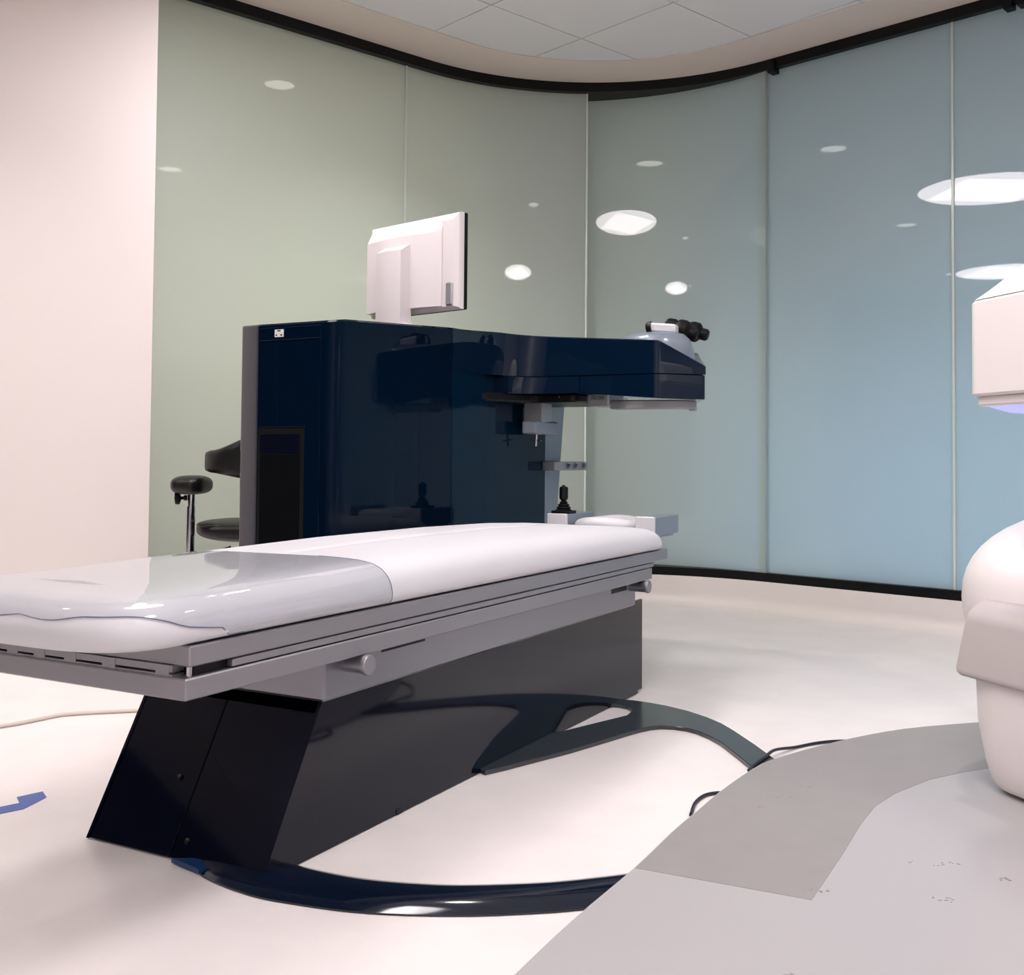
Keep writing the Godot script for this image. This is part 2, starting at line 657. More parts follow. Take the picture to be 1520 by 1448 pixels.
func build_lamps() -> void:
	var names := ["large round ceiling lamp nearest the plain white wall's edge", "large round ceiling lamp out beyond the bed's foot", "large round ceiling lamp above the white laser unit", "unseen ceiling lamp above the grey floor plate, lighting bed and floor", "added ceiling lamp over the near edge of the floor plate, fill for the foreground", "added ceiling lamp by the wall opposite the glass, fill for the room"]
	var at := [[-0.8, 3.5], [-4.25, 1.68], [3.2, 1.3], [0.35, 1.9], [0.1, -0.4], [-0.3, -2.7]]  # earlier lamps follow glass reflections; later ones are unseen, set to even the light
	for i in 6:
		var c := p3(at[i][0], 2.912, at[i][1])
		var l := thing("ceiling_lamp", c, names[i], "ceiling lamp", "large round ceiling lamps")
		part(l, "drum", lathe(c, Vector3.DOWN, [[0.50, 0.0], [0.515, 0.004], [0.515, 0.115], [0.508, 0.12], [0.502, 0.12], [0.502, 0.112]], 48), M.screen_white)
		part(l, "diffuser", lathe(c, Vector3.DOWN, [[0.5, 0.112], [0.5, 0.119], [0.49, 0.1225], [0.0, 0.124]], 48), glow(LAMP, LAMP_GLOW))
		area_light(c + Vector3(0, -0.127, 0), Vector3.DOWN, Vector2(0.66, 0.66), LAMP, LAMP_LIGHT, l)
	var dn := ["small round downlight close to the apex of the curved glass", "small round downlight above the plain white wall's face", "small round downlight above the second laser's arm", "small round downlight far beyond the bed's foot"]
	var da := [[-0.22, 4.86], [-2.57, 3.42], [1.48, 3.42], [-5.09, 1.89]]
	for i in 4:
		var c := p3(da[i][0], 2.913, da[i][1])
		var l := thing("downlight", c, dn[i], "downlight", "small recessed downlights")
		part(l, "trim_ring", lathe(c, Vector3.DOWN, [[0.098, 0.0], [0.098, 0.005], [0.086, 0.008], [0.084, 0.003]], 28), M.screen_white)
		part(l, "lens", lathe(c, Vector3.DOWN, [[0.083, 0.0], [0.083, 0.004], [0.0, 0.006]], 28), glow(Color(1, 0.98, 0.95), 4.0))
		var sl := SpotLight3D.new()
		sl.name = "lamp_light"
		l.add_child(sl, true)
		sl.position = Vector3(0, -0.012, 0)
		sl.rotation = Vector3(-PI / 2, 0, 0)
		sl.spot_angle = 58.0
		sl.spot_angle_attenuation = 1.0
		sl.spot_range = 20.0
		sl.spot_attenuation = 2.0
		sl.light_size = 0.07
		sl.light_color = Color(1, 0.98, 0.96)
		sl.light_energy = 2.4  # strength chosen to brighten the floor near the glass
		sl.shadow_enabled = true
	# unseen behind the frosted glass: warm panel and bluish window placed to tint it
	var facing := Vector3(0.661, 0, 0.751)
	var along := Vector3(0.751, 0, -0.661)
	var c := p3(-2.15, 1.45, 6.55)
	var l := thing("unseen_corridor_lamp", c, "unseen long wall lamp behind the frosted glass, placed to warm its left panes", "wall lamp")
	part(l, "housing", block(c - along * 0.85 - facing * 0.08 + Vector3(0, -0.34, 0), along * 1.7, facing * 0.08, Vector3(0, 0.68, 0)), M.screen_white)
	part(l, "lamp_diffuser", block(c - along * 0.81 + Vector3(0, -0.3, 0), along * 1.62, facing * 0.008, Vector3(0, 0.6, 0), 0.0), glow(UNSEEN_HALL, 3.0))
	area_light(c + facing * 0.012, facing, Vector2(1.6, 0.58), UNSEEN_HALL, UNSEEN_HALL_LIGHT, l)
	facing = Vector3(-0.696, 0, 0.718)
	along = Vector3(0.718, 0, 0.696)
	c = p3(3.55, 0.0, 5.75)
	var w := thing("window_1", c, "unseen low window behind the glass, placed to light its right panes blue", "window", "", "structure")
	part(w, "sill_wall", block(c - along * 1.7 - facing * 0.12, along * 3.4, facing * 0.12, Vector3(0, 0.12, 0)), M.room)
	part(w, "frame", block(c - along * 1.7 - facing * 0.06 + Vector3(0, 0.12, 0), along * 3.4, facing * 0.06, Vector3(0, 0.05, 0)), M.screen_white)
	part(w, "frame", block(c - along * 1.7 - facing * 0.06 + Vector3(0, 0.97, 0), along * 3.4, facing * 0.06, Vector3(0, 0.05, 0)), M.screen_white)
	part(w, "frame", block(c - along * 1.7 - facing * 0.06 + Vector3(0, 0.17, 0), along * 0.05, facing * 0.06, Vector3(0, 0.8, 0)), M.screen_white)
	part(w, "frame", block(c + along * 1.65 - facing * 0.06 + Vector3(0, 0.17, 0), along * 0.05, facing * 0.06, Vector3(0, 0.8, 0)), M.screen_white)
	part(w, "wall_above", block(c - along * 1.7 - facing * 0.12 + Vector3(0, 1.02, 0), along * 3.4, facing * 0.12, Vector3(0, 1.88, 0)), M.room)
	part(w, "window_pane", block(c - along * 1.65 - facing * 0.04 + Vector3(0, 0.17, 0), along * 3.3, facing * 0.01, Vector3(0, 0.8, 0), 0.0), glow(UNSEEN_DAY, 2.0))
	area_light(c + facing * 0.01 + Vector3(0, 0.57, 0), facing, Vector2(3.2, 0.78), UNSEEN_DAY, UNSEEN_DAY_LIGHT, w)

# ------------------------------------------------------------------ treatment bed
func pad_half(u: float) -> float:
	var k := [[1.1, 0.562], [1.3, 0.568], [1.8, 0.576], [2.3, 0.584], [2.8, 0.583], [3.2, 0.575], [3.45, 0.562], [3.6, 0.552]]
	for i in k.size() - 1:
		if u <= k[i + 1][0]:
			return lerpf(k[i][1], k[i + 1][1], clampf((u - k[i][0]) / (k[i + 1][0] - k[i][0]), 0, 1))
	return 0.552

const PAD := [[0.016, 0.0], [0.005, 0.05], [0.0, 0.14], [0.0, 0.30], [0.004, 0.47], [0.013, 0.64], [0.030, 0.80], [0.055, 0.905], [0.09, 0.96], [0.14, 0.985], [0.2, 0.996], [0.26, 1.0], [0.29, 1.0]]

func pad_point(p: Vector2, k: float, off := 0.0) -> Vector3:
	var i := clampi(int(k), 0, PAD.size() - 2)
	var f := clampf(k - i, 0.0, 1.0)
	var d := lerpf(PAD[i][0], PAD[i + 1][0], f) - off
	var hf := lerpf(PAD[i][1], PAD[i + 1][1], f)
	var s := Vector2(clampf(p.x, 1.47, 3.28), -1.61)
	var r := p - s
	var q := p - r.normalized() * minf(d, r.length() * 0.96)
	return b3(q.x, q.y, 0.486 + hf * (pad_half(q.x) - 0.486) + off * (1.0 if k > 4.0 else 0.3))

func pad_outline() -> Array:
	var o := []
	for i in range(0, 49):                                   # near end, from the left side round to the right
		var f := -PI / 2 + PI * i / 48.0
		o.append(Vector2(1.37 - 0.21 * sqrt(absf(cos(f))), -1.61 + 0.305 * signf(f) * sqrt(absf(sin(f)))))
	for i in range(1, 104):
		o.append(Vector2(1.37 + 0.02 * i, -1.305))
	for i in range(0, 33):
		var f := PI / 2 - PI * i / 32.0
		o.append(Vector2(3.44 + 0.12 * sqrt(absf(cos(f))), -1.61 + 0.305 * signf(f) * sqrt(absf(sin(f)))))
	for i in range(1, 104):
		o.append(Vector2(3.43 - 0.02 * i, -1.915))
	return o

func build_bed() -> void:
	var bed := thing("treatment_bed", b3(2.5, -1.61, 0.0), "long white padded treatment bed on a navy pedestal under the laser arm", "bed")
	# pedestal: two side plates with a slanting foot end, front panels between them, far end
	var prof := [[1.583, 0.003], [1.742, 0.285], [1.752, 0.300], [1.766, 0.310], [1.785, 0.314], [3.488, 0.315], [3.49, 0.012], [3.452, 0.012], [3.452, 0.003]]
	for side in [-1.850, -1.384]:
		var t := PackedVector3Array()
		var flat := PackedVector2Array()
		var ra := PackedVector3Array()
		var rb := PackedVector3Array()
		for q in prof:
			flat.append(Vector2(q[0], q[1]))
			ra.append(b3(q[0], side, q[1]))
			rb.append(b3(q[0], side + 0.008, q[1]))
		between(t, ra, rb)
		cap(t, flat, ra, false)
		cap(t, flat, rb, true)
		part(bed, "pedestal_side", outward(t), M.navy_base, 30.0)
	for k in [[-1.842, -1.6185], [-1.6155, -1.384]]:
		var o := b3(1.586, k[0], 0.004)
		var up := b3(1.742, k[0], 0.282) - o
		part(bed, "pedestal_front", block(o, b3(1.586, k[1], 0.004) - o, up, b3(1.592, k[0], 0.001) - b3(1.586, k[0], 0.004), 0.001), M.navy_base)
	part(bed, "pedestal_core", bbox(1.80, 3.47, -1.84, -1.386, 0.006, 0.305), M.navy_base)
	for q in [[1.66, 0.135, -1.665], [1.605, 0.036, -1.585]]:
		part(bed, "screw", lathe(b3(q[0] - 0.003, q[2], q[1]), b3(-0.87, 0, 0.49) - b3(0, 0, 0), [[0.006, -0.002], [0.006, 0.002], [0.0, 0.003]], 12), M.black)
	for u in [[2.02, 2.04], [3.2, 3.225]]:
		part(bed, "pedestal_notch", bbox(u[0], u[1], -1.379, -1.3745, 0.003, 0.014, 0.0), M.black)

	# swivel foot: the domed blue band in front and the flat plate behind
	var outer := [[-0.655, 2.195], [-0.577, 2.075], [-0.468, 1.989], [-0.375, 1.95], [-0.275, 1.921], [-0.18, 1.909], [-0.063, 1.908], [0.054, 1.922], [0.127, 1.937], [0.22, 1.965], [0.30, 2.0]]
	var inner := [[-0.62, 2.30], [-0.52, 2.20], [-0.411, 2.131], [-0.325, 2.088], [-0.245, 2.06], [-0.143, 2.043], [-0.068, 2.041], [0.057, 2.054], [0.14, 2.074], [0.233, 2.104], [0.30, 2.13]]
	var rings := []
	var oo := []
	var ii := []
	for k in outer.size():
		oo.append(Vector2(outer[k][0], outer[k][1]))
		ii.append(Vector2(inner[k][0], inner[k][1]))
	oo = smooth(oo, 5)
	ii = smooth(ii, 5)
	for k in oo.size():
		var r := PackedVector3Array()
		for m in 15:
			var f := m / 14.0
			var q: Vector2 = oo[k].lerp(ii[k], f)
			r.append(p3(q.x, 0.004 + 0.0125 * (1.0 - pow(absf(2 * f - 1), 2.4)), q.y))
		var a: Vector2 = ii[k]
		var b: Vector2 = oo[k]
		r.append(p3(a.x, 0.001, a.y))
		r.append(p3(b.x, 0.001, b.y))
		rings.append(r)
	part(bed, "swivel_band", loft(rings), M.foot, 60.0)
	var fp := xz([[-0.06, 2.74], [-0.01, 2.782], [0.171, 2.952], [0.335, 3.128], [0.375, 3.17], [0.411, 3.2], [0.445, 3.214], [0.481, 3.21], [0.515, 3.19], [0.542, 3.157], [0.567, 3.1], [0.586, 3.034], [0.609, 2.88], [0.625, 2.75], [0.65, 2.66], [0.70, 2.70], [0.705, 2.80], [0.697, 2.864], [0.675, 3.015], [0.649, 3.161], [0.63, 3.245], [0.6, 3.321], [0.555, 3.40], [0.499, 3.468], [0.45, 3.51], [0.404, 3.54], [0.33, 3.57], [0.26, 3.52], [0.30, 3.49], [0.352, 3.482], [0.372, 3.462], [0.382, 3.43], [0.379, 3.395], [0.357, 3.337], [0.268, 3.252], [0.183, 3.17], [0.08, 3.08], [-0.02, 2.98], [-0.10, 2.80]])
	part(bed, "swivel_plate", prism(fp, 0.001, 0.012, 0.0015, 0.0), M.foot_sheen)
	part(bed, "tape_strip", prism(xz([[-0.655, 2.137], [-0.60, 2.094], [-0.585, 2.079], [-0.572, 2.092], [-0.60, 2.14]]), 0.004, 0.0125), M.blue_tape)

	# lifting housing, rails
	part(bed, "lift_housing", bbox(1.735, 3.385, -1.86, -1.358, 0.306, 0.398, 0.006), M.alu2)
	part(bed, "housing_slot", bbox(1.93, 2.10, -1.36, -1.3565, 0.376, 0.386, 0.0), M.black)
	part(bed, "housing_slot", bbox(3.18, 3.30, -1.36, -1.3565, 0.366, 0.384, 0.0), M.black)
	for u in [1.801, 3.346]:
		var rod := part(bed, "release_rod", tube([b3(u, -1.47, 0.376), b3(u, -1.30, 0.376)], 0.019, 20), M.alu2)
		part(rod, "rod_cap", lathe(b3(u, -1.304, 0.376), b3(0, 1, 0) - b3(0, 0, 0), [[0.0, 0.0], [0.0212, 0.0], [0.0212, 0.007], [0.0195, 0.0095], [0.0, 0.010]], 28), M.alu)
	part(bed, "lower_rail", bbox(1.314, 3.41, -1.91, -1.31, 0.395, 0.431, 0.0025), M.alu)
	part(bed, "rail_core", bbox(1.345, 3.40, -1.895, -1.325, 0.428, 0.452, 0.0), M.black)
	part(bed, "rail_flange", bbox(1.425, 3.43, -1.908, -1.312, 0.4335, 0.4465, 0.0015), M.alu)
	part(bed, "upper_rail", bbox(1.322, 3.556, -1.91, -1.31, 0.4490, 0.484, 0.0025), M.alu)
	for k in [[-1.905, -1.80], [-1.757, -1.728], [-1.685, -1.655], [-1.605, -1.575], [-1.51, -1.478], [-1.383, -1.352]]:
		part(bed, "rail_spacer", bbox(1.318, 1.36, k[0], k[1], 0.4305, 0.4495, 0.0), M.alu)
	part(bed, "rail_lip", bbox(1.3185, 1.345, -1.905, -1.345, 0.4385, 0.4495, 0.0), M.alu)
	part(bed, "rail_lip", bbox(1.3185, 1.345, -1.905, -1.345, 0.4305, 0.4345, 0.0), M.alu)
	part(bed, "corner_pin", lathe(b3(1.333, -1.322, 0.4315), Vector3.UP, [[0.0, 0.0], [0.005, 0.0], [0.005, 0.018], [0.0, 0.018]], 12), M.chrome)

	# mattress and the clear film over its foot end
	var o := pad_outline()
	rings = []
	for k in PAD.size():
		var r := PackedVector3Array()
		for q in o:
			r.append(pad_point(q, k))
		rings.append(r)
	var mattress := part(bed, "mattress", loft(rings), M.pad, 70.0)
	var film := PackedVector3Array()
	var rows := []
	var lows := []
	var first := -1
	var seq := []
	for i in range(o.size() - 26, o.size()):                 # left side, then the near end, then the right side
		seq.append(i)
	for i in range(0, 49 + 26):
		seq.append(i)
	for i in seq:
		var q: Vector2 = o[i]
		var k0 := 0.9
		if i < 49 and q.y > -1.78:
			k0 = 0.9 + 4.3 * smoothstep(-1.775, -1.55, q.y) - 0.45 * smoothstep(-1.56, -1.47, q.y) + 0.55 * smoothstep(-1.46, -1.39, q.y)
			if q.y > -1.40:
				k0 -= 2.5 * smoothstep(1.20, 1.37, q.x)
		elif i >= 49 and q.x < 1.42:
			k0 = 2.8 - 1.9 * smoothstep(1.385, 1.412, q.x)
		var row := []
		for m in 19:
			row.append(pad_point(q, lerpf(k0, 9.9, m / 18.0), 0.0016))
		rows.append(row)
		lows.append(row[0])
	for i in rows.size() - 1:
		for m in 18:
			quad(film, rows[i][m], rows[i + 1][m], rows[i + 1][m + 1], rows[i][m + 1])
	# close the strip along the spine
	for i in rows.size() / 2:
		var j := rows.size() - 1 - i
		if i + 1 < j:
			quad(film, rows[i][18], rows[i + 1][18], rows[j - 1][18], rows[j][18])
	part(mattress, "clear_film", outward(film), M.film, 70.0)
	var edge := []
	for i in range(28, rows.size() - 22):
		edge.append(rows[i][0])
	part(mattress, "film_edge", tube(edge, 0.0009, 5), M.film_edge)
	var cut := []
	for m in 19:
		cut.append(rows[rows.size() - 1][m])
	part(mattress, "film_edge", tube(cut, 0.0008, 5), M.film_edge)

	# head support: two arms, a ring cushion between them
	var head := part(bed, "head_support", bbox(3.50, 3.84, -1.79, -1.39, 0.510, 0.530, 0.004), M.alu)
	for k in [[-1.800, -1.722], [-1.450, -1.380]]:
		part(head, "head_arm", bbox(3.62, 3.86, k[0], k[1], 0.520, 0.586, 0.002), M.silver_panel)
		part(head, "arm_lit_front", bbox(3.608, 3.6215, k[0] - 0.001, k[1] + 0.001, 0.512, 0.588, 0.003), M.pad)  # front of the grey arm set white, as its lit face
	var rr := []
	for i in 40:
		var a := TAU * i / 40.0
		var c := Vector3(3.70 + 0.095 * cos(a), -1.586 + 0.098 * sin(a), 0)
		var q := PackedVector3Array()
		for k in 14:
			var f := TAU * k / 14.0
			var w := 1.0 + 0.034 * cos(f) / 0.095
			q.append(b3(3.70 + 0.095 * cos(a) * w, -1.586 + 0.098 * sin(a) * w, 0.550 + 0.026 * sin(f) + 0.006 * cos(2 * a)))
		rr.append(q)
	rr.append(rr[0])
	part(head, "ring_cushion", loft(rr, false), M.pad, 70.0)
	var js := b3(3.675, -1.765, 0.587)
	var joy := part(head, "joystick_base", prism(rounded(plans([[3.642, -1.803], [3.712, -1.803], [3.712, -1.727], [3.642, -1.727]]), 0.01), 0.586, 0.597, 0.002), M.rubber)
	part(joy, "joystick_gaiter", lathe(js + Vector3(0, 0.008, 0), Vector3.UP, [[0.030, 0.0], [0.031, 0.004], [0.024, 0.008], [0.027, 0.012], [0.026, 0.015], [0.019, 0.018], [0.022, 0.022], [0.021, 0.025], [0.013, 0.028], [0.016, 0.032], [0.008, 0.038], [0.0, 0.039]], 24), M.rubber)
	part(joy, "joystick_grip", lathe(js + Vector3(0, 0.04, 0), Vector3.UP, [[0.0, 0.0], [0.006, 0.002], [0.0155, 0.014], [0.0165, 0.02], [0.0165, 0.052], [0.014, 0.058], [0.007, 0.060], [0.006, 0.064], [0.0, 0.065]], 24), M.black)

# ------------------------------------------------------------------ navy laser console
func body_top(p: Vector2) -> float:                          # height of the console's top along the bed's direction
	var u := p.x * US + p.y * UC
	var k := [[2.6, 1.207], [2.68, 1.216], [2.765, 1.228], [2.854, 1.24], [3.067, 1.257], [3.237, 1.264], [3.4, 1.268]]
	for i in k.size() - 1:
		if u <= k[i + 1][0]:
			return lerpf(k[i][1], k[i + 1][1], clampf((u - k[i][0]) / (k[i + 1][0] - k[i][0]), 0, 1))
	return 1.268

func arm_top(p: Vector2) -> float:
	var u := p.x * US + p.y * UC
	var v := p.x * UC - p.y * US
	var h := 1.268 + 0.012 * smoothstep(3.4, 3.7, u) - 0.045 * clampf((v + 2.05) / 0.62, 0.0, 1.0)
	return h - 0.088 * clampf((v + 1.44) / 0.13, 0.0, 1.0)

func build_console() -> void:
	var con := thing("laser_console", b3(3.4, -2.27, 0.0), "tall glossy navy laser console with an arm over the bed's head", "laser machine")
	var r := plans([[3.381, -2.505], [2.82, -2.505], [2.82, -2.395], [2.690, -2.388], [2.690, -2.13], [2.6915, -2.115], [2.696, -2.101], [2.704, -2.090], [2.715, -2.0835], [2.73, -2.0805], [2.75, -2.08], [3.381, -2.08]])
	part(con, "body", prism(r, 0.02, body_top, 0.006, 0.0), M.navy)
	part(con, "corner_post", prism(plans([[2.8195, -2.512], [2.765, -2.512], [2.750, -2.510], [2.741, -2.506], [2.734, -2.497], [2.6935, -2.402], [2.690, -2.3885], [2.8195, -2.3955]]), 0.02, body_top, 0.004, 0.0), M.navy_arm)
	part(con, "body_rear", prism(rounded(plans([[3.385, -2.455], [3.385, -2.0803], [4.147, -2.0803], [4.147, -2.455]]), 0.004, 2), 0.02, 1.12), M.navy2)
	part(con, "plinth", bbox(2.74, 4.2, -2.42, -2.11, 0.0, 0.03), M.black)
	# silver end panel, slanting in towards the floor
	var t := PackedVector3Array()
	var q0 := PackedVector3Array([b3(4.149, -2.0815, 0.02), b3(4.19, -2.0815, 0.02), b3(4.19, -2.45, 0.02), b3(4.149, -2.45, 0.02)])
	var q1 := PackedVector3Array([b3(4.149, -2.0815, 1.1), b3(4.345, -2.0815, 1.1), b3(4.345, -2.45, 1.1), b3(4.149, -2.45, 1.1)])
	t = loft([q0, q1])
	part(con, "end_panel", t, M.silver_panel)
	# foot end: drawer, doors, framed vent
	var fu := 2.6905
	var dr := part(con, "drawer_front", bbox(fu - 0.005, fu + 0.004, -2.384, -2.133, 1.163, 1.205, 0.002), M.navy)
	var st := part(dr, "sticker", bbox(fu - 0.0062, fu - 0.004, -2.318, -2.282, 1.173, 1.197, 0.0), M.label)
	for k in [[-2.307, -2.294, 1.1905, 1.195], [-2.314, -2.308, 1.1765, 1.1815], [-2.295, -2.287, 1.1765, 1.1815]]:
		part(st, "sticker_print", bbox(fu - 0.0066, fu - 0.006, k[0], k[1], k[2], k[3], 0.0), M.ink)
	part(con, "door", bbox(fu - 0.004, fu + 0.004, -2.380, -2.3015, 0.885, 1.1595, 0.0015), M.navy)
	part(con, "door", bbox(fu - 0.004, fu + 0.004, -2.2995, -2.134, 0.885, 1.1595, 0.0015), M.navy)
	part(con, "skirt_strip", bbox(fu - 0.004, fu + 0.004, -2.194, -2.134, 0.06, 0.884, 0.0015), M.navy)
	var vent := part(con, "vent_frame", bbox(fu - 0.001, fu + 0.004, -2.386, -2.196, 0.06, 0.882, 0.0), M.black)
	part(vent, "vent_cover", bbox(fu - 0.0035, fu, -2.375, -2.213, 0.80, 0.862, 0.001), M.navy_base)
	part(vent, "vent_mesh", bbox(fu - 0.0035, fu, -2.375, -2.213, 0.08, 0.798, 0.001), M.mesh)
	# the arm
	var front := [[3.383, -2.0795], [3.45, -2.079], [3.52, -2.077], [3.58, -2.070], [3.64, -2.058], [3.69, -2.042], [3.735, -2.018], [3.768, -1.985], [3.788, -1.945], [3.797, -1.90], [3.80, -1.85]]
	var back := [[4.36, -1.60], [4.37, -1.9], [4.37, -2.455], [3.383, -2.455]]
	var nose := [[3.80, -1.462], [3.803, -1.447], [3.811, -1.434], [3.94, -1.312], [3.954, -1.307], [4.18, -1.41], [4.30, -1.50]]
	var up := plans(front + nose + back)
	part(con, "arm", prism(up, 1.1125, arm_top, 0.004, 0.0), M.navy_arm)
	var low_l := plans([[3.70, -2.02], [3.735, -2.014], [3.77, -1.98], [3.792, -1.94], [3.80, -1.88], [3.803, -1.764], [4.30, -1.764], [4.30, -2.30], [3.70, -2.30]])
	part(con, "arm_cover", prism(low_l, 1.043, 1.1105, 0.002), M.navy_arm)
	var low_r := plans([[3.803, -1.7605]] + [[3.803, -1.462], [3.806, -1.447], [3.815, -1.434], [3.943, -1.315], [3.955, -1.311], [4.17, -1.412], [4.28, -1.50], [4.30, -1.7605]])
	part(con, "arm_cover", prism(low_r, func(p: Vector2) -> float: return lerpf(1.044, 1.018, clampf((p.x * UC - p.y * US + 1.76) / 0.32, 0.0, 1.0)), 1.1105, 0.002), M.navy_arm)
	# under the arm: black tray, silver head module, ring
	part(con, "under_tray", prism(rounded(plans([[3.60, -2.30], [3.60, -2.075], [3.84, -1.98], [3.85, -1.80], [4.25, -1.80], [4.25, -2.30]]), 0.03, 4), 1.012, 1.045, 0.006), M.black)
	part(con, "tray_stripe", bbox(3.846, 3.8495, -1.925, -1.868, 1.030, 1.036, 0.0), M.silver)
	var head := part(con, "head_module", prism(rounded(plans([[3.87, -1.765], [3.87, -1.665], [4.02, -1.665], [4.02, -1.765]]), 0.014), 0.997, 1.047, 0.007), M.silver)
	var tm := TextMesh.new()
	tm.text = "Alcon"
	var fnt := SystemFont.new()
	fnt.font_names = PackedStringArray(["Droid Sans"])
	tm.font = fnt
	tm.font_size = 32
	tm.pixel_size = 0.00070
	tm.depth = 0.0008
	var txt := MeshInstance3D.new()
	txt.name = "lettering"
	txt.mesh = tm
	txt.material_override = M.ink
	head.add_child(txt)
	txt.position = b3(3.8695, -1.716, 1.029) - origin_of(head)
	txt.basis = Basis(b3(0, 1, 0) - b3(0, 0, 0), Vector3.UP, b3(-1, 0, 0) - b3(0, 0, 0))
	var ring := plans([[3.885, -1.67], [3.878, -1.63], [3.872, -1.60], [3.885, -1.565], [3.90, -1.53], [3.905, -1.48], [3.92, -1.43], [3.945, -1.39], [3.985, -1.362], [4.01, -1.362], [4.01, -1.40], [3.97, -1.45], [3.95, -1.55], [3.96, -1.67]])
	part(con, "illumination_ring", prism(ring, 0.984, 1.018, 0.004), M.silver)
	part(con, "ring_stop", bbox(3.985, 4.01, -1.385, -1.36, 0.978, 0.995, 0.002), M.silver)
	part(con, "ring_screw", lathe(b3(3.90, -1.60, 0.992), Vector3.DOWN, [[0.0, -0.002], [0.007, -0.002], [0.007, 0.004], [0.0, 0.005]], 12), M.black)
	part(con, "ring_screw", lathe(b3(3.92, -1.54, 0.992), Vector3.DOWN, [[0.0, -0.002], [0.008, -0.002], [0.008, 0.004], [0.0, 0.005]], 12), M.black)
	# suction handpiece hanging by the face, with its little nozzle
	var hang := part(con, "hanging_stem", bbox(3.90, 3.99, -2.055, -1.972, 0.935, 1.02, 0.003), M.silver)
	part(hang, "handpiece", prism(rounded(plans([[3.86, -2.045], [3.875, -1.985], [4.02, -1.955], [4.02, -2.05]]), 0.012), 0.888, 0.940, 0.006), M.silver_panel)
	part(hang, "nozzle", tube([b3(3.93, -2.012, 0.89), b3(3.932, -2.016, 0.84)], 0.0045, 10), M.chrome)
	part(hang, "nozzle_wing", tube([b3(3.93, -2.035, 0.866), b3(3.932, -1.992, 0.862)], 0.0032, 8), M.chrome)
	# knob bar at the far end of the face
	var bar := part(con, "knob_bar", prism(rounded(plans([[4.115, -2.085], [4.115, -2.008], [4.435, -2.008], [4.435, -2.085]]), 0.018, 6), 0.738, 0.777, 0.003), M.silver)
	for u in [4.218, 4.293, 4.377]:
		part(bar, "knob", lathe(b3(u, -2.008, 0.758), b3(0, 1, 0) - b3(0, 0, 0), [[0.0, -0.002], [0.0125, -0.002], [0.0125, 0.004], [0.009, 0.0045], [0.009, 0.013], [0.007, 0.015], [0.0, 0.015]], 18), M.alu2)
	# microscope on top of the arm
	var cowl := plans([[3.93, -1.66], [3.86, -1.56], [3.84, -1.455], [3.95, -1.35], [4.06, -1.385], [4.2, -1.5], [4.15, -1.66]])
	var cr := []
	for k in [[1.0, 0.0], [0.97, 0.35], [0.86, 0.7], [0.66, 0.92], [0.4, 1.0]]:
		var c := plan(4.03, -1.50)
		var rg := PackedVector3Array()
		for p in rounded(cowl, 0.06, 5):
			var w: Vector2 = c + (p - c) * k[0]
			rg.append(p3(w.x, lerpf(arm_top(p) - 0.01, 1.285, k[1]), w.y))
		cr.append(rg)
	part(con, "microscope_cowl", loft(cr), M.silver_panel, 50.0)
	var scope := part(con, "microscope_body", block(b3(3.97, -1.548, 1.288), b3(0, 0.112, -0.012) - b3(0, 0, 0), b3(0.075, 0, 0) - b3(0, 0, 0), Vector3(0, 0.038, 0), 0.008), M.pad)
	for k in 2:
		var s := b3(4.04 + 0.085 * k, -1.50 + 0.016 * k, 1.318 + 0.004 * k)
		var ax := b3(0.12, 0.94, -0.30) - b3(0, 0, 0)
		part(scope, "eyepiece", lathe(s, ax, [[0.0, 0.0], [0.027, 0.0], [0.034, 0.01], [0.036, 0.035], [0.031, 0.045], [0.036, 0.055], [0.040, 0.066], [0.040, 0.088], [0.031, 0.098], [0.024, 0.102], [0.024, 0.124], [0.018, 0.132], [0.0, 0.132]], 22), M.rubber)
	part(scope, "focus_drum", lathe(b3(3.985, -1.555, 1.303), b3(0, 1, 0.15) - b3(0, 0, 0), [[0.0, 0.0], [0.022, 0.0], [0.026, 0.006], [0.026, 0.02], [0.0, 0.021]], 20), M.black)

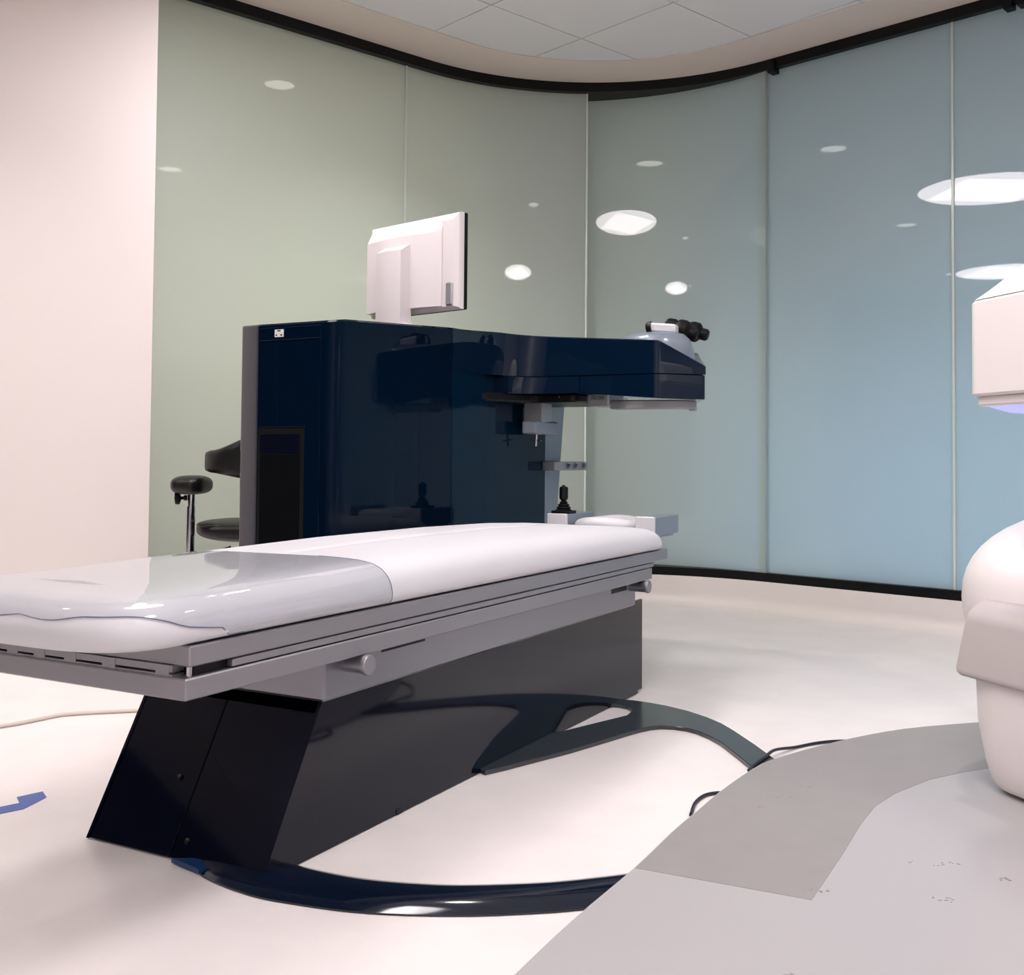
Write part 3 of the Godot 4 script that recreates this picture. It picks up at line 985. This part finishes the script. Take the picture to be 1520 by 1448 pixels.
func build_monitor() -> void:
	var a := Vector2(-0.549, 4.175)
	var b := Vector2(-0.191, 3.85)
	var d := (b - a).normalized()
	var n := Vector2(d.y, -d.x)                               # out of the back of the monitor
	if n.dot(a) > 0.0:
		n = -n
	var w := (b - a).length()
	var at := func(s: float, o: float) -> Vector2: return a + d * s + n * o
	var mon := thing("monitor", p3(-0.37, 1.267, 4.01), "pale grey flat monitor on top of the navy console, seen from behind", "monitor")
	var m := func(s0: float, s1: float, o0: float, o1: float, h0: float, h1: float, bev: float) -> PackedVector3Array:
		var o: Vector2 = at.call(s0, o0)
		return block(p3(o.x, h0, o.y), Vector3(d.x, 0, -d.y) * (s1 - s0), Vector3(n.x, 0, -n.y) * (o1 - o0), Vector3(0, h1 - h0, 0), bev)
	part(mon, "bezel", m.call(0.0, w, -0.042, -0.022, 1.323, 1.672, 0.003), M.black)
	part(mon, "screen", m.call(0.018, w - 0.018, -0.0435, -0.041, 1.342, 1.654, 0.0), mat(rgb(14, 15, 17), 0.2))
	# shell: bowed back with a slanting top
	var prof := [[-0.022, 1.323, 1.672], [-0.010, 1.323, 1.672], [0.0, 1.328, 1.668], [0.012, 1.333, 1.645]]
	var rings := []
	for q in prof:
		var r := PackedVector3Array()
		var g: float = 0.0 if q[0] < 0.0 else (0.004 if q[0] < 0.005 else 0.02)
		for k in [[g, q[1]], [w - g, q[1]], [w - g, q[2]], [g, q[2]]]:
			var c: Vector2 = at.call(k[0], q[0])
			r.append(p3(c.x, k[1], c.y))
		rings.append(r)
	var shell := part(mon, "shell", loft(rings), M.screen_white, 25.0)
	var bulge := []
	for i in 13:
		var f := i / 12.0
		var s := lerpf(0.012, w - 0.075, f)
		var bow := 0.055 * (1.0 - pow(absf(2.0 * f - 0.9), 2.0) * 0.55)
		var r := PackedVector3Array()
		for k in [[0.008, 1.336], [bow, 1.336], [bow, 1.605], [0.008, 1.648]]:
			var c: Vector2 = at.call(s, k[0])
			r.append(p3(c.x, k[1], c.y))
		bulge.append(r)
	part(shell, "back_cover", loft(bulge), M.screen_white, 25.0)
	part(shell, "vent_recess", m.call(w - 0.055, w - 0.02, 0.008, 0.02, 1.335, 1.42, 0.006), M.silver)
	var neck := []
	for i in 9:
		var f := i / 8.0
		var s := lerpf(0.14, 0.275, f)
		var bow := 0.095 + 0.012 * sin(PI * f)
		var r := PackedVector3Array()
		for k in [[0.04, 1.2735], [bow, 1.2735], [bow, 1.545], [0.05, 1.572]]:
			var c: Vector2 = at.call(s, k[0])
			r.append(p3(c.x, k[1], c.y))
		neck.append(r)
	part(mon, "stand_neck", loft(neck), M.screen_white, 30.0)
	part(mon, "stand_foot", m.call(0.12, 0.31, -0.04, 0.10, 1.2672, 1.274, 0.002), M.screen_white)

# ------------------------------------------------------------------ stool behind the console
func puff(c: Vector3, ax: Vector3, ay: Vector3, az: Vector3, e := 2.6, warp := 0.0) -> PackedVector3Array:
	var rings := []
	for i in 25:
		var la := -PI / 2 + PI * i / 24.0
		var r := PackedVector3Array()
		for k in 44:
			var lo := TAU * k / 44.0
			var cl := pow(absf(cos(la)), 2.0 / e)
			var x := cl * signf(cos(lo)) * pow(absf(cos(lo)), 2.0 / e)
			var z := cl * signf(sin(lo)) * pow(absf(sin(lo)), 2.0 / e)
			var y := signf(la) * pow(absf(sin(la)), 2.0 / e)
			r.append(c + ax * x + ay * (y + warp * x * x) + az * z)
		rings.append(r)
	return loft(rings)

func build_stool() -> void:
	var c := p3(-0.99, 0.0, 4.12)
	var s := thing("surgeon_stool", c, "black leather stool with armrests standing behind the navy console", "stool")
	part(s, "seat", puff(c + Vector3(0.02, 0.512, 0), Vector3(0.205, 0, 0), Vector3(0, 0.042, 0), Vector3(0, 0, 0.19), 2.8, 0.15), M.leather, 70.0)
	part(s, "seat_roll", puff(c + Vector3(-0.10, 0.535, 0.02), Vector3(0.08, 0, 0), Vector3(0, 0.016, 0), Vector3(0, 0, 0.15), 2.4), M.leather, 70.0)
	# backrest: a wrapped pad whose end droops towards the wall
	var rings := []
	for i in 17:
		var f := i / 16.0
		var hh := lerpf(0.042, 0.085, smoothstep(0.05, 0.7, f)) * (0.86 if f < 0.04 else 1.0)
		var mid := lerpf(0.769, 0.79, smoothstep(0.1, 0.8, f))
		var x := -0.165 + 0.33 * f
		var r := PackedVector3Array()
		for k in 16:
			var a := TAU * k / 16.0
			var e := 0.6
			r.append(c + Vector3(x, mid + hh * signf(sin(a)) * pow(absf(sin(a)), e), -0.04 - 0.10 * pow(2 * f - 1, 2) + 0.14 + 0.032 * signf(cos(a)) * pow(absf(cos(a)), e)))
		rings.append(r)
	part(s, "backrest", loft(rings), M.leather, 60.0)
	part(s, "back_post", tube([c + Vector3(0.06, 0.50, 0.02), c + Vector3(0.07, 0.62, 0.09), c + Vector3(0.07, 0.76, 0.09)], 0.014, 12), M.chrome)
	for k in [-1, 1]:
		var x := -0.215 if k < 0 else 0.24
		part(s, "armrest", puff(c + Vector3(x, 0.680, 0.02), Vector3(0.066, 0, 0.012), Vector3(0, 0.036, 0), Vector3(-0.01, 0, 0.10), 2.8), M.leather, 70.0)
		var post := part(s, "arm_post", tube([c + Vector3(x, 0.37, 0.03), c + Vector3(x, 0.60, 0.03)], 0.0165, 16), M.chrome)
		part(post, "arm_sleeve", tube([c + Vector3(x + 0.002, 0.595, 0.03), c + Vector3(x + 0.002, 0.655, 0.03)], 0.0135, 16), M.chrome)
		part(post, "arm_bracket", tube([c + Vector3(x, 0.39, 0.03), c + Vector3(x * 0.3, 0.44, 0.01)], 0.012, 12), M.black)
		part(post, "clamp_knob", lathe(c + Vector3(x - 0.012, 0.632, 0.035), Vector3(-1, -0.05, 0.25), [[0.0, 0.0], [0.010, 0.0], [0.010, 0.012], [0.006, 0.014], [0.006, 0.022], [0.012, 0.024], [0.022, 0.028], [0.024, 0.034], [0.022, 0.044], [0.0, 0.047]], 20), M.rubber)
	part(s, "gas_column", lathe(c, Vector3.UP, [[0.0, 0.07], [0.03, 0.07], [0.03, 0.28], [0.018, 0.285], [0.018, 0.48], [0.0, 0.48]], 20), M.chrome)
	for i in 5:
		var a := TAU * i / 5.0 + 0.3
		var d := Vector3(cos(a), 0, sin(a))
		var leg := part(s, "base_leg", tube([c + Vector3(0, 0.10, 0), c + d * 0.15 + Vector3(0, 0.095, 0), c + d * 0.27 + Vector3(0, 0.07, 0)], 0.017, 10), M.black)
		part(leg, "caster", lathe(c + d * 0.27 + Vector3(0, 0.028, 0) + Vector3(-d.z, 0, d.x) * -0.02, Vector3(-d.z, 0, d.x), [[0.0, 0.0], [0.024, 0.0], [0.028, 0.006], [0.028, 0.034], [0.024, 0.04], [0.0, 0.04]], 16), M.rubber)

# ------------------------------------------------------------------ white laser unit and couch at the right
func build_right() -> void:
	var un := thing("laser_unit", p3(1.6, 0.02, 2.75), "white moulded laser unit with a grey side rail and blue lit lens", "laser machine")
	var hd := PackedVector3Array()
	var o := rounded(xz([[1.105, 2.62], [1.21, 2.22], [2.1, 2.22], [2.1, 3.0], [1.55, 3.0]]), 0.025, 5)
	hd = prism(o, 0.952, 1.182, 0.006)
	part(un, "head", hd, M.white_shell)
	var c := Vector2(1.75, 2.62)
	var rg := []
	for k in [[0.992, 1.184], [0.94, 1.207], [0.80, 1.275], [0.66, 1.335], [0.45, 1.37]]:
		var r := PackedVector3Array()
		for p in o:
			var w: Vector2 = c + (p - c) * k[0]
			r.append(p3(w.x, k[1], w.y))
		rg.append(r)
	part(un, "head_cowl", loft(rg), M.white_shell, 30.0)
	var lip := PackedVector2Array()
	var lens := PackedVector2Array()
	for p in o:
		lip.append(c + (p - c) * 0.978)
		lens.append(c + (p - c) * 0.935)
	part(un, "head_lip", prism(lip, 0.929, 0.953, 0.004), M.white_shell)
	var lz := []
	for k in [[0.94, 0.930], [0.93, 0.926], [0.86, 0.914], [0.80, 0.912]]:
		var r := PackedVector3Array()
		for p in o:
			var w: Vector2 = c + (p - c) * k[0]
			r.append(p3(w.x, k[1], w.y))
		lz.append(r)
	part(un, "lamp_lens", loft(lz), glow(Color(0.38, 0.46, 1.0), 0.5), 30.0)
	part(un, "column", prism(rounded(xz([[2.0, 2.70], [2.7, 2.70], [2.7, 3.2], [2.0, 3.2]]), 0.06, 5), 0.02, 0.96), M.white_shell)
	# the unit's low body, whose end faces the bed
	var a := Vector2(0.31, -0.951)
	var b := Vector2(0.951, 0.31)
	var at := func(s: float, w: float, h: float) -> Vector3:
		var q := Vector2(1.105, 2.62) + a * s + b * w
		return p3(q.x, h, q.y)
	# moulded skirt: rounded plan, tapering in to the floor plate
	var pl := PackedVector2Array([Vector2(0.0, 0.0), Vector2(1.9, 0.0), Vector2(1.9, 0.62), Vector2(0.0, 0.62)])
	var rd := rounded(pl, 0.10, 6)
	var mid := Vector2(0.95, 0.31)
	var rings := []
	for k in [[0.060, 0.0205], [0.03, 0.030], [0.016, 0.05], [0.004, 0.09], [-0.012, 0.18], [-0.016, 0.27], [-0.016, 0.34], [0.01, 0.36]]:
		var r := PackedVector3Array()
		var ins := inset(rd, k[0] - 0.008)
		for q in ins:
			r.append(at.call(q.x, q.y, k[1]))
		rings.append(r)
	part(un, "lower_body", loft(rings), M.white_shell, 60.0)
	# grey rail along the side, its upper edge slanting inwards
	var sec := [[-0.030, 0.285], [-0.038, 0.292], [-0.040, 0.302], [-0.012, 0.412], [-0.002, 0.434], [0.016, 0.450], [0.05, 0.464], [0.20, 0.464], [0.20, 0.285]]
	var rr := []
	for s in [[-0.012, 0.93], [-0.006, 0.985], [0.004, 1.0], [1.88, 1.0]]:
		var r := PackedVector3Array()
		for q in sec:
			r.append(at.call(s[0], lerpf(0.1, q[0], s[1]), lerpf(0.37, q[1], s[1])))
		rr.append(r)
	part(un, "side_rail", loft(rr), M.grey_shell, 32.0)
	part(un, "shoulder_cover", puff(at.call(0.02, 0.485, 0.45), Vector3(a.x, 0, -a.y) * 0.30, Vector3(0, 0.235, 0), Vector3(b.x, 0, -b.y) * 0.44, 2.3), M.white_shell, 70.0)
	part(un, "top_cover", puff(at.call(1.1, 0.33, 0.43), Vector3(a.x, 0, -a.y) * 0.78, Vector3(0, 0.08, 0), Vector3(b.x, 0, -b.y) * 0.27, 5.0), M.white_shell, 70.0)

func build_small() -> void:
	var k := []
	for q in [[0.405, 2.44], [0.411, 2.463], [0.429, 2.525], [0.459, 2.58], [0.49, 2.601], [0.52, 2.600]]:
		k.append(p3(q[0], 0.0045, q[1]))
	single("cable_loop", tube(smooth(k, 6), 0.0042, 8), M.cable_black, "short dark cable loop peeping out beside the grey floor plate", "cable")
	k = []
	for q in [[0.600, 2.745], [0.622, 2.792], [0.668, 2.866], [0.712, 2.938], [0.786, 3.014], [0.854, 3.058], [0.917, 3.082], [0.99, 3.085]]:
		k.append(p3(q[0], 0.0168 if q[0] < 0.72 else 0.0045, q[1]))
	single("black_cable", tube(smooth(k, 6), 0.0042, 8), M.cable_black, "black cable crossing the dark swivel plate along the grey floor plate", "cable")
	k = []
	for q in [[-1.75, 2.95], [-1.6, 3.05], [-1.472, 3.165], [-1.432, 3.206], [-1.395, 3.256], [-1.356, 3.308], [-1.286, 3.336], [-1.211, 3.356], [-1.135, 3.376], [-0.95, 3.43], [-0.80, 3.50]]:
		k.append(p3(q[0], 0.0062, q[1]))
	single("white_cable", tube(smooth(k, 5), 0.006, 8), M.cable_white, "cream cable lying on the floor behind the bed's pedestal", "cable")
	var tp := xz([[-1.22, 2.365], [-1.144, 2.468], [-1.113, 2.497], [-1.138, 2.538], [-1.097, 2.582], [-1.07, 2.54], [-1.085, 2.456], [-1.122, 2.423], [-1.195, 2.325]])
	single("floor_tape", prism(tp, 0.0002, 0.0012), M.tape, "blue arrow-shaped tape marking stuck to the floor", "tape")

func _ready() -> void:
	set_up()
	make_materials()
	build_shell()
	build_lamps()
	build_bed()
	build_console()
	build_monitor()
	build_stool()
	build_right()
	build_small()
